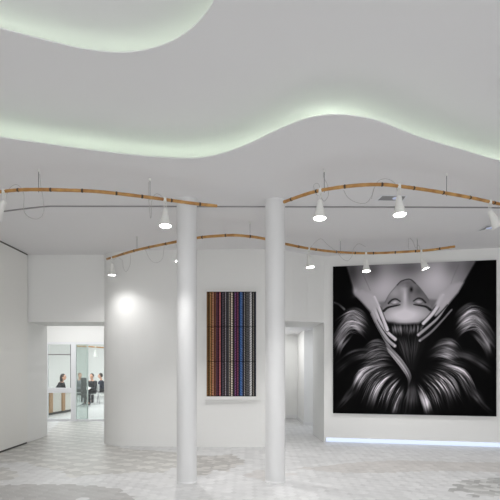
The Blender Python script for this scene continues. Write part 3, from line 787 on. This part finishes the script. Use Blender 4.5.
def person(label, loc, turn, hairmat, topmat, legmat, hand_targets, feet, seat=.44, lean=.0, hair_long=False, paper=False, scale=.9):
    """seated figure facing local -y; hand_targets / feet as local points (left, right)"""
    o = thing('person', label, 'person', (0, 0, 0))
    hip = Vector((0, 0, seat + .10)); neck = Vector((0, -lean, seat + .56)); head = neck + Vector((0, -.03 - lean * .3, .19))
    L = {}
    for i, s in enumerate((-1, 1)):
        sh = neck + Vector((s * .17, .0, -.06)); ha = Vector(hand_targets[i]); mid = (sh + ha) / 2; d = ha - sh
        l = max(.0, .27 ** 2 - (min(d.length, .53) / 2) ** 2) ** .5
        L['sh', s] = sh; L['el', s] = mid + (Vector((s * .55, .35, -.75)).normalized()) * l; L['ha', s] = ha
        ft = Vector(feet[i]); hp = hip + Vector((s * .09, 0, -.01)); kn = hp + Vector((ft.x * .5 - s * .03, -.42, .04)); 
        if ft.z > .2: kn = kn + Vector((0, 0, .06))
        L['hp', s] = hp; L['kn', s] = kn; L['an', s] = ft + Vector((0, .04, .08)); L['ft', s] = ft
    b = nb()
    capsule(b, hip, hip + Vector((0, -lean * .3, .18)), .125, .115); capsule(b, hip + Vector((0, -lean * .3, .18)), neck + Vector((0, .0, -.14)), .115, .13)
    capsule(b, neck + Vector((-.1, 0, -.06)), neck + Vector((.1, 0, -.06)), .075, .075); capsule(b, neck + Vector((0, 0, -.05)), head + Vector((0, .01, -.05)), .052, .048)
    ball(b, head, .074, .092, .112); ball(b, head + Vector((0, -.03, -.065)), .05, .055, .05)
    capsule(b, head + Vector((0, -.088, .01)), head + Vector((0, -.104, -.022)), .010, .014)           # nose
    capsule(b, head + Vector((-.016, -.084, -.055)), head + Vector((.016, -.084, -.055)), .009, .009)   # lips
    for s in (-1, 1):
        ball(b, head + Vector((s * .076, .005, -.01)), .012, .02, .03, 10)
        capsule(b, L['sh', s], L['el', s], .05, .04); capsule(b, L['el', s], L['ha', s], .04, .026)
        dr = (L['ha', s] - L['el', s]).normalized(); sd = dr.cross(Vector((0, 0, 1))).normalized(); palm = L['ha', s] + dr * .05
        capsule(b, L['ha', s], palm, .028, .034)
        for k, fl in zip((-1.5, -.5, .5, 1.5), (.06, .072, .068, .052)):
            r0 = palm + sd * k * .019 + dr * .02; r1 = r0 + dr * fl * .55 + Vector((0, 0, -.006)); capsule(b, r0, r1, .0095, .009, 8); capsule(b, r1, r1 + dr * fl * .4 + Vector((0, 0, -.022)), .009, .0075, 8)
        th = L['ha', s] + sd * -s * .026 + dr * .015; capsule(b, th, th + dr * .035 + sd * -s * .022, .011, .009, 8)
        capsule(b, L['hp', s], L['kn', s], .082, .055); capsule(b, L['kn', s], L['an', s], .055, .036); capsule(b, L['an', s], L['ft', s] + Vector((0, -.13, .035)), .036, .032)
    body = fused('body', b, M['skin'], o, .009)
    b = nb()                                                            # top
    capsule(b, hip + Vector((0, 0, -.02)), hip + Vector((0, -lean * .3, .18)), .142, .132); capsule(b, hip + Vector((0, -lean * .3, .18)), neck + Vector((0, 0, -.14)), .132, .145)
    capsule(b, neck + Vector((-.12, 0, -.07)), neck + Vector((.12, 0, -.07)), .082, .082)
    for s in (-1, 1): capsule(b, L['sh', s], L['el', s], .066, .056); capsule(b, L['el', s], L['ha', s] - (L['ha', s] - L['el', s]).normalized() * .02, .055, .040)
    fused('jacket', b, topmat, o, .014)
    b = nb()                                                            # trousers
    capsule(b, hip + Vector((-.06, 0, -.0)), hip + Vector((.06, 0, -.0)), .13, .13)
    for s in (-1, 1): capsule(b, L['hp', s], L['kn', s], .098, .07); capsule(b, L['kn', s], L['an', s], .069, .052)
    fused('trousers', b, legmat, o, .014)
    for s in (-1, 1):
        b = nb(); f = L['ft', s]; capsule(b, f + Vector((0, .05, .045)), f + Vector((0, -.14, .035)), .048, .038); box(b, f.x - .042, f.x + .042, f.y - .17, f.y + .09, f.z, f.z + .03, bev=.012)
        fused('shoe', b, M['shoe'], o, .012)
    b = nb(); ball(b, head + Vector((0, .018, .025)), .086, .096, .105); 
    if hair_long: capsule(b, head + Vector((0, .05, 0)), head + Vector((0, .075, -.2)), .085, .06)
    for v in list(b.verts):
        if v.co.y < head.y - .045 and v.co.z < head.z + .055: v.co.y = head.y - .03
    fused('hair', b, hairmat, o, .012)
    for s in (-1, 1):
        b = nb(); ball(b, head + Vector((s * .03, -.083, .012)), .011, .007, .007, 10); put('eye', b, M['gasket'], o)
    o.location = loc; o.rotation_euler = (0, 0, turn); o.scale = (scale,) * 3
    return o
def make_chair():
    o = thing('chair', '', 'chair', (0, 0, 0), 'white chairs in the meeting room')
    b = nb(); box(b, -.22, .22, -.22, .22, .415, .45, bev=.015); put('seat', b, M['chair_white'], o)
    b = nb(); box(b, -.21, .21, .19, .225, .52, .84, bev=.015); put('backrest', b, M['chair_white'], o)
    for s in (-1, 1): put('back_support', tube(nb(), [(s * .17, .2, .42), (s * .17, .215, .6)], .011), M['chrome'], o)
    for sx in (-1, 1):
        for sy in (-1, 1): put('leg', tube(nb(), [(sx * .18, sy * .18, .42), (sx * .21, sy * .21, .0)], .012), M['chrome'], o)
    return o
def ground(px, Y): return ((px - 250) * Y / FOC, Y, 0)
ch0 = make_chair()
spots = [((-6.56, 17.0, 0), math.pi * .5, 'white chair behind the reception desk under the person with long dark hair'),
         (ground(78.6, 20.3), math.pi * .3, 'white chair under the grey clothed person seen through the greenish glass'),
         (ground(92.4, 19.2), -.25, 'white chair under the person in a black suit holding white paper'),
         (ground(102.2, 19.9), -math.pi * .42, 'white chair under the cross-legged person at the right edge of the hall opening')]
for i, (l, r, lab) in enumerate(spots):
    c = ch0 if i == 0 else copy_tree(ch0)
    c.location = l; c.rotation_euler = (0, 0, r); c['label'] = lab; c.scale = (.9,) * 3
person('person with long dark hair in a black top seated behind the reception desk', spots[0][0], spots[0][1], M['hair_dark'], M['black_cloth'], M['black_cloth'],
       [(-.2, -.33, .72), (.2, -.35, .72)], [(-.1, -.42, 0), (.1, -.42, 0)], lean=.16, hair_long=True, scale=.92)
person('person in grey with light hair seated behind the greenish glass', spots[1][0], spots[1][1], M['hair_light'], M['grey_cloth'], M['black_cloth'],
       [(-.1, -.3, .62), (.1, -.3, .62)], [(-.1, -.45, 0), (.1, -.45, 0)], lean=.06)
bp = person('person in a black suit seated facing the door holding white paper', spots[2][0], spots[2][1], M['hair_black'], M['black_cloth'], M['black_cloth'],
       [(-.11, -.36, .66), (.11, -.36, .66)], [(-.1, -.44, 0), (.1, -.44, 0)], lean=.02)
person('cross-legged person in dark navy at the right edge of the hall opening', spots[3][0], spots[3][1], M['hair_dark'], M['navy_cloth'], M['black_cloth'],
       [(-.12, -.32, .62), (.12, -.32, .62)], [(-.08, -.46, 0), (.02, -.62, .24)], lean=.04)
p = bp.matrix_basis @ Vector((0, -.47, .66))
b = nb(); box(b, -.15, .15, -.11, .11, -.002, .002)
pp = put('paper_sheet', b, M['paper'], label='white sheet of paper in the hands of the person in black suit', category='paper')
pp.location = Matrix.Translation(Vector(bp.location)) @ Matrix.Rotation(-.25, 4, 'Z') @ Vector((0, -.42, .61)); pp.rotation_euler = (.35, 0, -.25)
o = thing('office_chair', 'black high-backed chair beside the person in grey behind greenish glass', 'chair', ground(83.2, 18.0))
x, y, _ = o.location
put('seat', Box(x - .2, x + .2, y - .22, y + .22, .42, .48, bev=.02), M['chair_black'], o)
put('backrest', Box(x - .02, x + .06, y - .2, y + .2, .5, 1.04, bev=.02), M['chair_black'], o)
put('post', tube(nb(), [(x, y, .06), (x, y, .42)], .025), M['chrome'], o)
for k in range(5):
    a = k * 2 * math.pi / 5
    put('foot', tube(nb(), [(x, y, .07), (x + .26 * math.cos(a), y + .26 * math.sin(a), .03)], [.022, .02]), M['chrome'], o)
